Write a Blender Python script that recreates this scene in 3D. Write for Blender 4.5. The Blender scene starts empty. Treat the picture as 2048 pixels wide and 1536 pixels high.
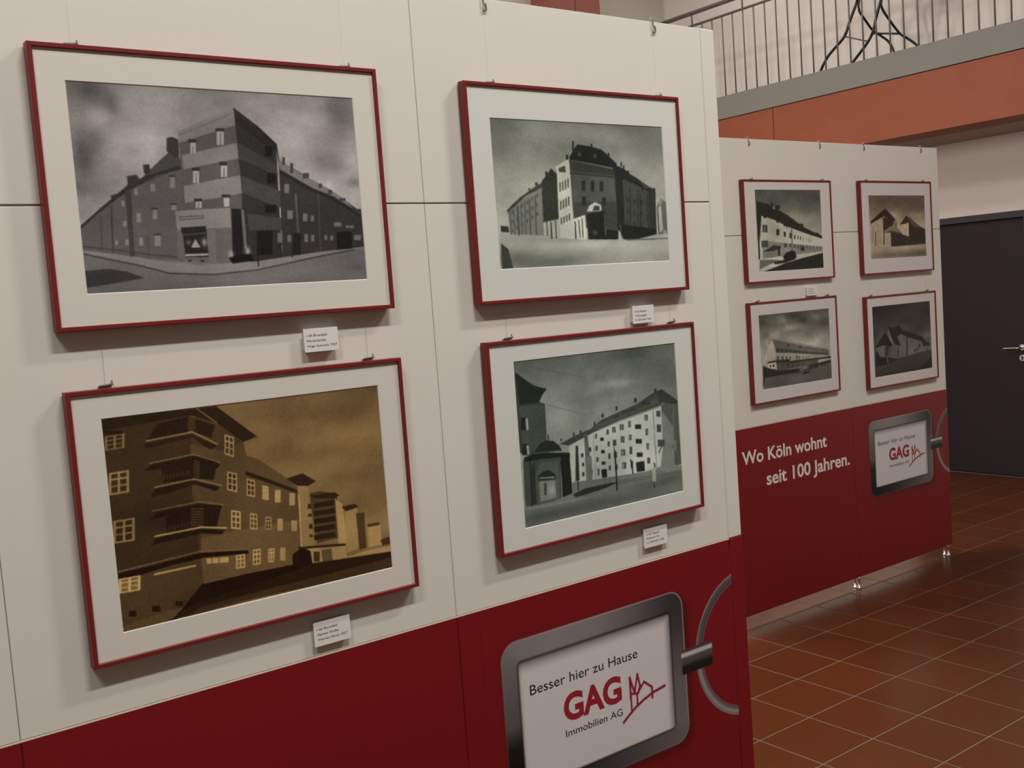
import bpy, bmesh, math, random
import numpy as np
from mathutils import Vector, Matrix
random.seed(4); np.random.seed(4)
PI = math.pi
SC = bpy.context.scene
COL = SC.collection

# ------------------------------------------------------------ camera
CAM_H = 1.74
cam_d = bpy.data.cameras.new('camera'); cam = bpy.data.objects.new('camera', cam_d); COL.objects.link(cam)
yaw, pitch, roll = math.radians(-36.5998), math.radians(-4.6213), math.radians(-4.1555)
fwd = Vector((-math.sin(yaw)*math.cos(pitch), math.cos(yaw)*math.cos(pitch), math.sin(pitch)))
rgt = Vector((math.cos(yaw), math.sin(yaw), 0)); upv = rgt.cross(fwd)
r2 = math.cos(roll)*rgt + math.sin(roll)*upv; u2 = -math.sin(roll)*rgt + math.cos(roll)*upv
cam.matrix_world = Matrix(((r2.x, u2.x, -fwd.x, 0), (r2.y, u2.y, -fwd.y, 0), (r2.z, u2.z, -fwd.z, CAM_H), (0, 0, 0, 1)))
cam_d.sensor_fit = 'HORIZONTAL'; cam_d.sensor_width = 36.0; cam_d.lens = 2105.68/2048*36.0
cam_d.clip_start = 0.05
SC.camera = cam
# ------------------------------------------------------------ world, lamps, exposure
w = bpy.data.worlds.new('world'); SC.world = w; w.use_nodes = True
w.node_tree.nodes['Background'].inputs[0].default_value = (1.0, .93, .87, 1)
w.node_tree.nodes['Background'].inputs[1].default_value = 0.3
SC.view_settings.view_transform = 'Standard'; SC.view_settings.look = 'None'
SC.view_settings.gamma = 1; SC.view_settings.use_curve_mapping = False
SC.view_settings.exposure = 0.0
LAMPS = [  # x, y, z, power: hall ceiling lamps, last two added to brighten the gallery
    (-1.4, -0.4, 5.2, 78), (1.2, -0.4, 5.2, 105), (4.0, 0.3, 5.2, 100), (6.2, -1.2, 5.2, 18),
    (0.8, 5.3, 5.2, 150), (3.4, 5.3, 5.2, 150), (7.0, 6.4, 5.35, 14), (7.0, 3.2, 5.35, 10)]
for x, y, z, pw in LAMPS:
    ld = bpy.data.lights.new('ceiling_lamp_light', 'AREA'); ld.shape = 'RECTANGLE'; ld.size = 1.2; ld.size_y = 0.22
    ld.energy = pw; ld.color = (1.0, .945, .885)
    lo = bpy.data.objects.new('ceiling_lamp_light', ld); COL.objects.link(lo); lo.location = (x, y, z-.09)

# wide fill light added behind the partitions to brighten the door wall
ld = bpy.data.lights.new('added_fill_light', 'AREA'); ld.shape = 'RECTANGLE'; ld.size = 1.6; ld.size_y = .5; ld.energy = 230; ld.color = (1.0, .93, .88)
lo = bpy.data.objects.new('added_fill_light', ld); COL.objects.link(lo); lo.location = (-3.03, 5.2, 3.3)
lo.rotation_euler = Vector((1, 0, -.04)).to_track_quat('-Z', 'Z').to_euler()

# ------------------------------------------------------------ helpers
def s2l(c):
    c = c/255.0
    return c/12.92 if c <= .04045 else ((c+.055)/1.055)**2.4
def rgb(r, g, b): return (s2l(r), s2l(g), s2l(b), 1)
def mat(name, col, rough=.6, metal=0, spec=.5, noise=0, nscale=8, bump=0, bscale=200):
    m = bpy.data.materials.new(name); m.use_nodes = True; nt = m.node_tree; b = nt.nodes['Principled BSDF']
    b.inputs['Base Color'].default_value = col; b.inputs['Roughness'].default_value = rough
    b.inputs['Metallic'].default_value = metal; b.inputs['Specular IOR Level'].default_value = spec
    tc = nt.nodes.new('ShaderNodeTexCoord')
    if noise:
        n = nt.nodes.new('ShaderNodeTexNoise'); n.inputs['Scale'].default_value = nscale; n.inputs['Detail'].default_value = 5
        nt.links.new(tc.outputs['Object'], n.inputs['Vector'])
        mx = nt.nodes.new('ShaderNodeMix'); mx.data_type = 'RGBA'
        mx.inputs['A'].default_value = tuple(min(1, c*(1-noise)) for c in col[:3])+(1,)
        mx.inputs['B'].default_value = tuple(min(1, c*(1+noise)) for c in col[:3])+(1,)
        nt.links.new(n.outputs['Fac'], mx.inputs['Factor']); nt.links.new(mx.outputs['Result'], b.inputs['Base Color'])
    if bump:
        n2 = nt.nodes.new('ShaderNodeTexNoise'); n2.inputs['Scale'].default_value = bscale; n2.inputs['Detail'].default_value = 3
        nt.links.new(tc.outputs['Object'], n2.inputs['Vector'])
        bp = nt.nodes.new('ShaderNodeBump'); bp.inputs['Strength'].default_value = bump; bp.inputs['Distance'].default_value = .002
        nt.links.new(n2.outputs['Fac'], bp.inputs['Height']); nt.links.new(bp.outputs['Normal'], b.inputs['Normal'])
    return m
def box(bm, x0, x1, y0, y1, z0, z1):
    v = [bm.verts.new((x, y, z)) for x in (x0, x1) for y in (y0, y1) for z in (z0, z1)]
    for f in ((0, 1, 3, 2), (4, 6, 7, 5), (0, 4, 5, 1), (2, 3, 7, 6), (0, 2, 6, 4), (1, 5, 7, 3)):
        bm.faces.new([v[i] for i in f])
def bbox(x0, x1, y0, y1, z0, z1, bev=0, seg=2):
    bm = bmesh.new(); box(bm, x0, x1, y0, y1, z0, z1)
    if bev: bmesh.ops.bevel(bm, geom=bm.edges[:], offset=bev, segments=seg, affect='EDGES', profile=.5)
    return bm
def tube(bm, pts, r, n=10, cap=True):
    pts = [Vector(p) for p in pts]; rings = []
    ref = None
    for i, p in enumerate(pts):
        d = (pts[min(i+1, len(pts)-1)]-pts[max(i-1, 0)]).normalized()
        if ref is None:
            ref = Vector((0, 0, 1)) if abs(d.z) < .9 else Vector((1, 0, 0))
        a = d.cross(ref).normalized(); b = d.cross(a).normalized(); ref = -b.cross(d).cross(b) if False else ref
        rr = r[i] if isinstance(r, (list, tuple)) else r
        rings.append([bm.verts.new(p+a*math.cos(2*PI*k/n)*rr+b*math.sin(2*PI*k/n)*rr) for k in range(n)])
    for A, B in zip(rings, rings[1:]):
        for k in range(n):
            f = bm.faces.new((A[k], A[(k+1) % n], B[(k+1) % n], B[k])); f.smooth = True
    if cap:
        bm.faces.new(rings[0][::-1]); bm.faces.new(rings[-1])
def smooth_path(pts, k=4):
    P = [Vector(p) for p in pts]; out = []
    for i in range(len(P)-1):
        a, b, c, d = P[max(i-1, 0)], P[i], P[i+1], P[min(i+2, len(P)-1)]
        for j in range(k):
            t = j/k
            out.append(.5*((2*b)+(c-a)*t+(2*a-5*b+4*c-d)*t*t+(3*b-a-3*c+d)*t**3))
    return out+[P[-1]]
def obj(name, bm, m, parent=None, loc=None):
    if isinstance(bm, bpy.types.Mesh): me = bm
    else:
        bmesh.ops.recalc_face_normals(bm, faces=bm.faces[:])
        me = bpy.data.meshes.new(name); bm.to_mesh(me); bm.free()
    if m and not me.materials: me.materials.append(m)
    o = bpy.data.objects.new(name, me); COL.objects.link(o)
    if loc is not None: o.location = loc
    if parent: o.parent = parent
    return o
def local(o):   # geometry is written in world coordinates: shift it so it sits under its parent's origin
    p = o.parent; off = Vector((0, 0, 0))
    while p: off += p.location; p = p.parent
    if off.length: o.data.transform(Matrix.Translation(-off))
    return o
def wobj(name, bm, m, parent): return local(obj(name, bm, m, parent))
def empty(name, loc, label=None, cat=None, group=None):
    o = bpy.data.objects.new(name, None); COL.objects.link(o); o.location = loc; o.empty_display_size = .1
    return tag(o, label, cat, group)
def tag(o, label=None, cat=None, group=None, kind=None):
    for k, v in (('label', label), ('category', cat), ('group', group), ('kind', kind)):
        if v: o[k] = v
    return o
def struct(o): o['kind'] = 'structure'; return o
def text_mesh(s, x0, x1, zb, cap, y, off=0.0):
    """lettering as thin flat geometry: fitted between x0 and x1, baseline zb, capital height cap, facing -y"""
    c = bpy.data.curves.new('lettering', 'FONT'); c.body = s; c.size = 1; c.offset = off; c.resolution_u = 4
    t = bpy.data.objects.new('lettering', c); COL.objects.link(t)
    bpy.context.view_layer.update()
    me = bpy.data.meshes.new_from_object(t.evaluated_get(bpy.context.evaluated_depsgraph_get()))
    COL.objects.unlink(t); bpy.data.objects.remove(t); bpy.data.curves.remove(c)
    xs = [v.co.x for v in me.vertices]; a, b = min(xs), max(xs)
    for v in me.vertices:
        v.co = Vector((x0+(v.co.x-a)/(b-a)*(x1-x0), y, zb+v.co.y/.729*cap))
    return me

# outlines of the framed photographs: print coordinates 0..1000
ART = {
 1: """S,0,122,350,136,700,148,1000,140;B,58,75,74,32,71,79;B,62,60,133,96,27,60;B,156,75,91,159,38,44;B,70,75,34,339,38,118;B,75,60,70,278,39,70;B,156,65,173,294,87,91;B,146,50,318,144,143,82;B,108,40,428,-31,148,42;B,122,50,190,32,54,60;B,90,55,11,497,38,30;B,140,60,100,496,86,35;B,152,50,738,204,130,122;B,80,65,934,80,60,137;B,92,50,867,355,67,68;B,172,70,986,352,61,92;B,90,60,987,462,44,29;B,140,60,906,537,77,34;B,152,50,49,596,58,30;P,104,-25,763,443,857,1063,796,1048,1043,-24,1020;P,120,-2,791,138,825,230,854,369,883,577,875,837,833,1027,804,1026,818,793,867,574,919,409,932,268,915,162,867,-3,805;L,60,5,-3,808,161,870,267,918,409,935,574,921,793,867,955,833;P,58,-6,890,75,884,133,903,184,936,103,952,-8,972;B,80,60,958,931,52,21;B,115,50,747,941,167,34;B,88,40,361,1001,301,32;P,84,1,689,67,606,159,506,251,434,344,395,324,861,204,842,99,813,-2,791;P,66,254,383,307,314,334,318,344,391,158,511,217,434;P,44,2,675,82,576,157,486,217,440,343,380,342,403,251,436,158,514,67,608,1,692;P,52,301,249,320,244,339,256,337,328,325,350,296,314;P,48,215,384,235,381,237,414,224,434,215,424;P,50,160,441,190,432,203,460,187,481,159,501;P,50,103,535,123,524,126,549,106,562;P,55,65,591,78,586,79,601,67,611;P,60,149,511,169,498,159,826,145,831;L,62,6,101,587,93,803;L,70,5,208,731,204,839;L,66,4,65,636,60,796;P,118,300,438,315,438,312,495,296,495;P,118,233,475,248,475,246,514,231,514;P,118,232,603,247,603,244,650,229,649;P,118,295,580,312,580,310,607,293,607;P,118,179,618,193,618,190,664,176,664;P,118,230,730,249,730,246,782,227,781;P,118,179,738,192,739,189,778,177,777;P,118,135,745,146,745,144,774,133,773;P,118,133,656,145,656,143,684,131,684;P,118,180,501,190,501,188,531,178,531;P,118,136,559,145,559,144,587,134,587;P,118,103,748,111,748,110,770,102,770;P,48,296,433,317,433,317,441,295,441;P,48,228,594,249,594,248,602,228,602;P,48,293,572,314,572,313,580,292,580;P,48,228,722,251,722,251,730,227,729;L,60,4,2,774,100,794,205,822,300,839;P,80,341,225,541,89,544,278,546,515,525,875,412,877,320,856,338,432;P,112,341,216,445,146,541,90,545,171,448,219,340,272;L,92,3,341,235,540,110;P,116,346,334,443,298,545,262,545,343,445,372,347,403;P,116,342,487,440,457,544,429,543,521,441,549,341,570;P,120,305,611,401,602,495,596,493,698,402,701,306,705;P,94,306,705,493,698,486,872,412,877,320,856,297,839;P,104,409,706,435,704,431,872,406,871;L,78,4,317,641,399,635,398,648,318,654;P,36,318,693,404,687,405,823,404,844,325,842,324,746;L,150,7,328,832,401,831;P,150,347,794,364,752,380,795;B,160,80,394,769,10,22;B,120,70,340,767,8,13;L,75,4,325,730,401,722;P,50,333,854,346,855,345,864,333,864;P,50,374,859,388,859,388,869,373,868;P,148,379,270,397,269,394,322,375,323;P,148,473,209,498,208,494,276,469,277;P,148,379,411,399,410,395,471,375,472;P,148,477,382,499,382,495,438,473,439;P,148,378,564,398,564,396,596,376,596;P,148,476,545,496,545,493,590,474,590;P,44,373,252,400,251,399,269,371,270;P,44,470,193,501,191,500,206,469,207;P,44,376,394,402,393,401,410,375,411;P,44,472,362,499,361,497,381,471,381;P,44,373,549,400,549,400,562,372,562;P,44,470,528,500,528,499,543,469,543;P,85,385,285,387,285,385,323,382,323;P,85,484,217,488,217,484,277,481,277;P,85,387,421,390,421,387,471,384,471;P,85,485,393,489,392,486,438,482,438;P,85,386,568,389,568,387,596,384,596;P,46,541,89,622,177,685,264,675,625,672,860,569,877,522,874,543,515;P,62,545,262,681,371,682,432,544,345;P,64,546,431,683,509,681,598,545,521;P,66,555,626,685,653,683,714,557,713;P,38,543,107,622,186,685,268,682,306,618,243,547,171;L,26,4,541,89,622,177,685,264,690,360;P,28,500,601,535,604,526,870,488,872;P,100,534,607,544,607,543,808,533,807;P,24,584,717,642,718,634,845,576,842;P,24,643,274,670,273,667,328,639,329;P,24,642,416,673,416,669,471,638,471;P,24,623,581,666,581,663,625,620,624;B,150,90,483,835,10,20;B,160,90,544,821,10,22;P,22,473,853,511,839,557,836,566,872,486,883;L,30,5,583,744,579,897;P,50,689,344,811,449,938,560,1019,648,1020,815,836,835,672,860;P,106,689,340,764,414,811,447,882,503,938,558,970,609,889,537,808,492,690,395;P,38,690,395,808,492,889,539,1010,653,1009,667,887,560,807,514,688,418;P,60,704,332,714,332,711,371,702,371;P,60,732,361,744,361,740,414,728,415;P,60,777,414,801,413,799,441,775,442;P,60,835,469,849,469,848,492,833,492;P,60,870,503,887,503,885,526,868,526;P,60,913,548,939,548,938,562,912,562;P,104,703,473,721,472,718,520,700,520;P,104,705,612,726,613,723,657,702,657;P,104,764,631,782,631,779,672,761,671;P,104,794,641,806,641,804,672,792,672;P,104,763,739,776,739,774,782,761,782;P,104,789,745,801,746,798,780,787,779;P,104,884,680,914,680,912,703,882,703;P,104,930,698,964,699,963,713,929,712;P,104,661,730,679,731,676,781,657,780;P,104,697,742,711,743,709,780,695,779;P,104,842,747,852,748,850,776,840,776;P,104,865,751,875,752,873,779,863,779;P,104,961,751,991,752,989,781,959,780;L,84,7,742,531,740,727;L,66,5,831,526,820,832;P,24,890,732,953,731,949,826,887,830;P,56,966,609,1022,605,1029,660,1002,653;L,30,4,708,860,720,760;P,30,720,732,748,733,741,848,713,847""",
 2: """S,0,98,300,104,600,112,800,120,1000,112;B,80,40,772,108,143,35;B,116,40,554,171,133,45;B,84,40,671,310,175,46;B,112,40,899,239,112,47;B,88,40,885,452,140,36;B,124,40,788,548,182,35;B,105,30,919,654,84,35;P,62,-6,0,288,11,385,50,462,198,466,266,650,502,651,748,268,859,-15,1031,-76,1009;P,52,-9,41,287,22,268,748,7,716,-37,551;P,70,0,714,278,718,279,862,185,963,86,1015,-8,1024,-4,876;P,92,284,621,427,605,641,628,638,814,592,859,426,853,276,856,275,706;P,76,277,171,381,226,462,198,465,277,641,500,641,640,441,631,283,632,267,419;P,34,-2,-7,311,4,373,4,510,181,462,198,375,87,286,32,-3,54;L,120,3,311,6,373,85;L,28,4,373,4,510,182;P,30,174,54,279,36,366,96,351,154,288,114,136,127;L,135,4,134,127,288,114,369,190;P,34,124,140,284,124,367,199,343,212,286,141,130,162;P,30,171,246,288,228,362,277,344,361,277,340,176,338;L,120,3,136,234,282,222,373,282;P,28,116,265,146,240,284,233,373,290,360,309,286,255,203,274;L,128,4,146,351,279,341,369,395;P,30,128,395,149,356,278,350,365,401,348,419,279,367,195,390;P,28,172,503,280,461,363,493,340,592,287,578,171,576;L,120,3,131,460,288,455,371,492;P,28,121,500,145,469,287,466,366,499,353,518,286,484,187,496;L,170,5,131,582,287,580,372,608;P,26,113,621,137,590,286,589,366,616,353,635,285,610,179,618;L,108,2,278,45,302,43;L,104,2,283,254,302,266;L,118,2,259,483,299,495;L,108,2,277,56,302,54;L,104,2,282,266,301,278;L,118,2,258,496,298,508;L,108,2,276,66,301,64;L,104,2,281,278,301,290;L,118,2,258,508,297,521;L,108,2,276,77,300,75;L,104,2,280,289,300,301;L,118,2,257,521,296,534;L,108,2,275,88,299,86;L,104,2,279,301,299,313;L,118,2,256,534,295,547;L,108,2,274,98,299,96;L,104,2,279,313,298,325;L,118,2,255,547,295,560;L,108,2,274,109,298,107;L,104,2,278,325,297,337;L,118,2,254,560,294,573;L,86,2,177,322,181,303;L,88,2,176,571,181,546;L,86,2,187,321,192,303;L,88,2,187,571,191,546;L,86,2,198,320,202,302;L,88,2,197,570,202,546;L,86,2,208,319,213,301;L,88,2,207,570,212,545;L,86,2,219,319,223,300;L,88,2,218,570,223,545;L,86,2,229,318,233,299;L,88,2,229,569,233,544;L,86,2,240,317,244,299;L,88,2,239,569,244,544;L,86,2,250,316,255,298;L,88,2,250,569,254,544;L,86,2,261,315,265,297;L,88,2,260,568,265,543;L,110,4,7,713,129,706,271,697,442,736;P,22,3,720,128,717,278,705,443,739,442,758,292,731,171,735,68,751,4,747;L,165,6,118,761,253,761;P,118,6,81,68,78,63,144,2,146;P,48,13,86,33,85,32,98,12,99;P,48,12,104,32,103,30,119,11,120;P,48,11,124,30,123,29,140,10,141;P,48,40,85,60,84,59,97,39,98;P,48,39,103,59,102,57,118,38,119;P,48,38,123,57,122,56,139,36,140;P,130,7,251,70,250,63,354,0,353;P,48,14,259,34,259,32,279,12,279;P,48,12,287,32,288,30,312,10,312;P,48,10,318,30,318,28,345,8,345;P,48,41,259,62,259,60,279,40,279;P,48,39,288,60,288,58,312,38,312;P,48,37,318,57,319,56,345,35,345;P,138,5,474,73,476,65,583,-2,580;P,48,13,483,34,483,33,505,11,504;P,48,11,513,32,513,30,539,9,538;P,48,8,544,30,545,28,573,7,572;P,48,42,483,64,484,62,505,41,505;P,48,40,513,62,514,60,539,38,539;P,48,38,545,60,546,58,574,36,573;P,175,3,747,72,750,67,820,-2,816;P,110,11,753,33,754,32,767,10,766;P,110,10,772,32,773,30,790,8,789;P,110,8,793,30,794,29,812,7,811;P,110,41,754,64,755,63,769,40,768;P,110,40,773,62,774,61,791,39,790;P,110,38,794,61,795,59,814,37,812;P,30,6,54,62,65,61,80,4,69;P,150,397,146,429,168,422,267,391,244;P,60,401,157,411,164,409,183,399,176;P,60,399,184,409,191,407,215,397,208;P,60,397,214,407,221,405,246,395,239;P,60,414,166,425,173,423,193,413,186;P,60,413,194,423,201,421,225,411,217;P,60,411,223,421,230,419,256,409,249;P,150,394,331,428,349,422,442,388,422;P,48,398,340,409,346,407,365,397,359;P,48,396,366,407,372,405,394,395,388;P,48,394,393,405,400,403,424,393,417;P,48,413,348,423,354,422,373,411,367;P,48,411,374,422,380,420,403,409,396;P,48,409,402,420,408,418,432,407,426;P,165,395,525,428,540,422,630,389,615;P,70,399,534,409,539,408,557,398,552;P,70,397,559,407,564,406,585,396,581;P,70,395,586,406,591,404,614,394,609;P,70,413,540,423,545,422,563,412,558;P,70,411,566,422,571,420,592,410,587;P,70,409,593,420,598,418,621,408,616;P,175,397,752,429,755,425,823,393,820;P,100,401,758,411,758,410,772,400,771;P,100,400,777,410,778,409,794,399,793;P,100,398,797,408,798,407,816,397,815;P,100,415,759,425,760,424,773,414,773;P,100,414,778,424,779,423,795,413,795;P,100,412,799,423,800,421,817,411,816;P,150,461,383,489,398,484,482,455,466;P,44,464,391,473,396,472,413,463,408;P,44,462,415,471,420,470,440,461,435;P,44,461,440,470,445,468,466,459,461;P,44,476,398,485,403,484,420,475,415;P,44,475,422,484,427,482,447,473,442;P,44,473,447,482,452,481,473,472,468;P,155,461,557,487,569,482,647,455,635;P,70,463,565,472,569,471,584,462,581;P,70,462,587,470,591,469,609,461,606;P,70,460,610,469,614,468,634,459,630;P,70,475,570,484,574,483,590,474,586;P,70,474,592,482,596,481,615,472,611;P,70,472,615,481,619,479,640,471,636;P,178,459,744,487,745,482,823,454,821;P,90,462,750,471,751,470,766,461,766;P,90,461,772,470,772,468,791,460,790;P,90,459,795,468,796,467,816,458,815;P,90,474,751,483,751,482,767,473,766;P,90,473,773,482,773,481,792,472,791;P,90,471,796,480,796,479,816,470,816;P,155,515,429,537,442,533,510,510,498;P,130,517,436,524,440,523,454,516,450;P,130,516,456,523,459,522,476,515,472;P,130,515,476,522,480,521,498,513,494;P,130,527,442,534,446,533,459,526,455;P,130,526,461,533,465,532,481,525,477;P,130,524,481,532,485,530,503,523,499;P,150,516,590,537,598,533,661,511,653;P,50,518,596,525,599,524,611,517,609;P,50,517,614,523,616,522,631,516,629;P,50,515,633,522,635,521,652,514,649;P,50,527,600,534,602,533,615,526,612;P,50,526,617,533,620,532,635,525,632;P,50,525,636,531,639,530,655,524,653;P,170,515,755,538,757,533,827,510,824;P,120,517,760,524,761,523,775,516,774;P,120,516,780,523,781,522,798,515,797;P,120,514,801,522,802,520,820,513,819;P,120,527,761,535,762,534,776,526,775;P,120,526,781,533,782,532,799,525,798;P,120,524,802,532,803,531,821,523,820;P,145,559,464,581,469,576,533,555,527;P,145,559,611,579,616,575,678,555,672;P,145,559,761,579,767,575,833,555,827;P,145,612,493,633,498,629,561,608,556;P,145,610,634,632,640,628,695,607,689;P,165,293,738,370,753,369,779,294,765;L,80,3,311,739,311,768;L,80,3,336,745,336,774;P,78,466,266,512,299,605,411,659,493,641,500,460,354;P,34,459,343,546,408,651,491,650,507,545,429,457,363;P,130,644,466,688,453,692,783,640,785;L,165,5,647,513,640,785;P,38,604,417,669,403,718,456,686,474,644,462;P,50,679,566,694,570,692,595,677,591;P,50,677,617,691,620,690,636,676,633;P,50,677,671,691,674,689,700,675,696;P,50,675,725,687,729,686,744,674,740;P,70,688,512,728,510,797,539,791,776,701,780;P,40,692,524,789,532,807,553,778,564,699,540;P,36,702,568,786,572,789,599,703,595;P,36,699,610,783,614,786,641,700,637;P,36,696,651,781,656,783,683,697,678;P,36,694,693,778,698,781,725,695,720;P,36,691,734,775,740,778,767,692,762;P,150,787,566,816,603,821,814,786,816;P,140,822,641,874,630,873,854,817,867;P,42,810,616,865,613,881,634,827,644;P,66,867,664,901,668,898,861,868,864;P,150,911,737,965,742,964,862,907,864;P,60,909,736,961,738,964,754,912,752;P,60,959,836,1008,825,1012,869,966,869;P,150,665,799,815,819,815,897,660,874;P,60,685,819,709,826,705,879,682,872;P,45,623,777,811,812,815,826,631,791;P,90,716,820,756,823,756,891,716,887;P,150,792,890,904,875,1009,881,1009,912,892,912,764,911;P,34,268,859,426,855,592,861,677,879,1009,912,1011,1000,849,998,417,987,183,995,85,1025,0,1021,153,996,200,957;P,24,604,810,640,785,673,813,677,885,599,873;P,22,268,859,426,859,600,864,668,882,504,912,263,935,169,979,201,947;P,56,261,967,501,957,853,951,1010,943,1009,1001,849,1001,417,989,198,1000;B,24,60,381,918,161,33;P,82,-4,972,156,948,201,952,153,996,22,1005,0,1011;P,26,25,905,48,913,46,941,23,932;P,26,99,907,125,916,123,944,97,935;P,26,177,912,201,920,200,942,175,933""",
 3: """S,0,112,250,128,500,150,700,165,1000,150;B,90,60,32,102,105,176;B,160,60,146,409,184,169;B,95,60,955,51,167,149;B,140,60,366,83,214,69;B,165,60,959,398,156,112;B,165,50,660,67,166,72;P,150,8,759,234,779,619,828,1024,832,1026,1015,7,1005;B,180,70,517,854,308,35;B,85,75,81,936,135,68;B,92,60,317,967,193,47;B,175,60,878,894,165,50;P,58,12,826,49,867,68,998,9,1001;B,130,40,233,807,188,23;P,118,60,610,158,521,258,447,245,785,64,765;P,64,55,610,84,572,131,521,216,448,293,395,291,430,158,516,61,624;P,52,253,413,295,350,342,360,335,672,248,693;P,46,266,407,311,321,346,366,340,395,292,413;P,48,218,419,232,419,230,442,217,442;P,48,277,344,290,344,289,373,276,373;P,48,179,459,188,459,187,476,178,476;P,48,129,519,140,519,139,535,128,535;P,48,93,560,102,560,101,580,92,579;L,78,4,72,622,71,767;L,78,4,91,604,89,768;L,78,8,114,586,111,769;L,78,4,133,569,129,769;L,78,4,154,551,149,770;L,78,5,180,533,174,771;L,78,5,213,515,205,772;P,84,80,611,89,611,87,633,79,633;P,84,108,589,116,589,115,611,106,611;P,84,136,566,145,566,143,589,134,589;P,84,164,544,173,544,172,567,162,567;P,84,192,521,201,521,200,544,191,544;P,84,221,499,230,499,229,521,219,521;P,84,76,672,85,672,84,695,75,694;P,84,104,650,113,650,112,673,103,673;P,84,132,628,141,628,140,651,131,651;P,84,160,606,169,606,168,629,159,629;P,84,189,584,198,584,196,607,187,606;P,84,217,561,226,561,225,584,216,584;P,84,73,734,82,734,80,756,72,756;P,84,101,712,109,712,108,735,99,734;P,84,129,690,138,690,136,713,127,713;P,84,157,668,166,668,164,691,155,691;P,84,185,646,194,646,193,669,184,669;P,84,214,624,223,624,222,647,212,647;P,180,343,305,418,260,419,674,421,814,337,805;P,178,335,312,414,254,422,277,343,337;P,70,353,320,392,301,394,348,356,348;P,70,353,420,361,420,357,483,350,483;P,70,369,411,376,410,373,474,365,474;P,70,385,401,392,401,389,465,381,465;P,70,400,392,408,391,404,455,397,455;P,70,350,545,358,545,354,609,347,608;P,70,366,536,373,536,370,599,362,599;P,70,381,526,389,526,386,590,378,590;P,70,397,517,405,517,401,581,394,581;P,70,347,663,355,663,352,709,345,709;P,70,363,654,371,654,368,701,360,700;P,70,379,645,386,645,384,692,376,691;P,70,394,636,402,636,400,683,392,682;P,74,418,260,687,329,689,764,494,740,420,668;P,58,415,260,687,320,687,366,424,335;P,84,432,358,684,372,685,546,426,557;L,50,4,418,353,684,378;P,66,424,557,685,558,686,764,429,674;P,34,419,243,457,171,472,151,550,162,614,182,661,234,700,281,696,315,548,283,423,260;P,40,442,128,451,127,448,195,438,195;P,40,549,144,559,143,557,179,547,179;P,40,649,205,659,205,656,258,646,259;P,40,401,226,415,225,413,260,399,261;B,110,70,478,217,10,14;B,110,70,569,228,10,14;P,46,483,404,504,404,500,475,479,475;P,46,537,404,557,403,552,480,532,481;P,46,589,409,611,409,607,480,585,480;P,46,477,516,502,516,498,581,473,581;P,46,595,522,620,522,617,582,592,582;P,42,682,330,734,310,725,765,684,764;P,70,733,328,830,388,933,473,927,784,723,802;P,40,669,282,739,310,779,352,830,388,869,455,934,454,936,510,827,437,730,389,676,342;P,44,723,268,733,268,732,298,721,299;P,44,739,286,747,286,745,316,737,316;P,44,761,328,774,328,773,352,760,352;P,44,848,442,861,442,859,473,846,473;L,46,4,774,449,760,791;L,46,4,820,471,808,793;L,46,4,835,478,824,793;L,46,4,882,500,872,795;P,54,749,522,761,522,759,559,747,559;P,54,792,532,805,532,803,569,790,569;P,54,836,542,849,542,847,579,834,579;P,54,881,552,894,552,892,589,879,589;P,54,744,607,757,608,755,644,742,644;P,54,788,618,800,618,798,655,786,654;P,54,832,628,844,628,842,665,830,665;P,54,876,639,889,639,887,676,874,676;P,54,739,693,752,693,750,729,737,729;P,54,783,703,796,704,794,740,781,740;P,54,827,714,840,715,838,752,825,751;P,54,871,725,884,726,882,763,869,762;P,52,889,473,936,454,927,784,883,789;P,36,676,715,811,737,928,759,926,797,806,829,711,828;P,36,499,640,610,618,608,750,684,764,680,827,499,820;P,180,500,622,517,581,553,555,587,576,590,606,580,620;P,60,535,617,547,581,577,584,578,617;B,120,50,541,771,14,15;P,190,414,674,489,646,489,819,426,815;L,40,5,428,697,427,809;L,50,4,450,686,451,804;L,50,4,470,675,468,804;P,160,250,699,324,677,337,805,252,785;L,40,5,290,694,289,804;L,50,4,267,693,266,783;L,50,4,316,683,315,799;L,110,3,604,642,605,798;L,110,3,697,716,701,819;P,92,937,597,963,523,1000,560,1016,611,1009,799,937,797;P,160,948,597,965,585,972,760,946,791;B,170,60,961,554,16,37;P,50,16,710,58,716,60,756,17,752;B,190,60,982,786,16,20;L,70,3,732,833,1019,831""",
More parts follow.
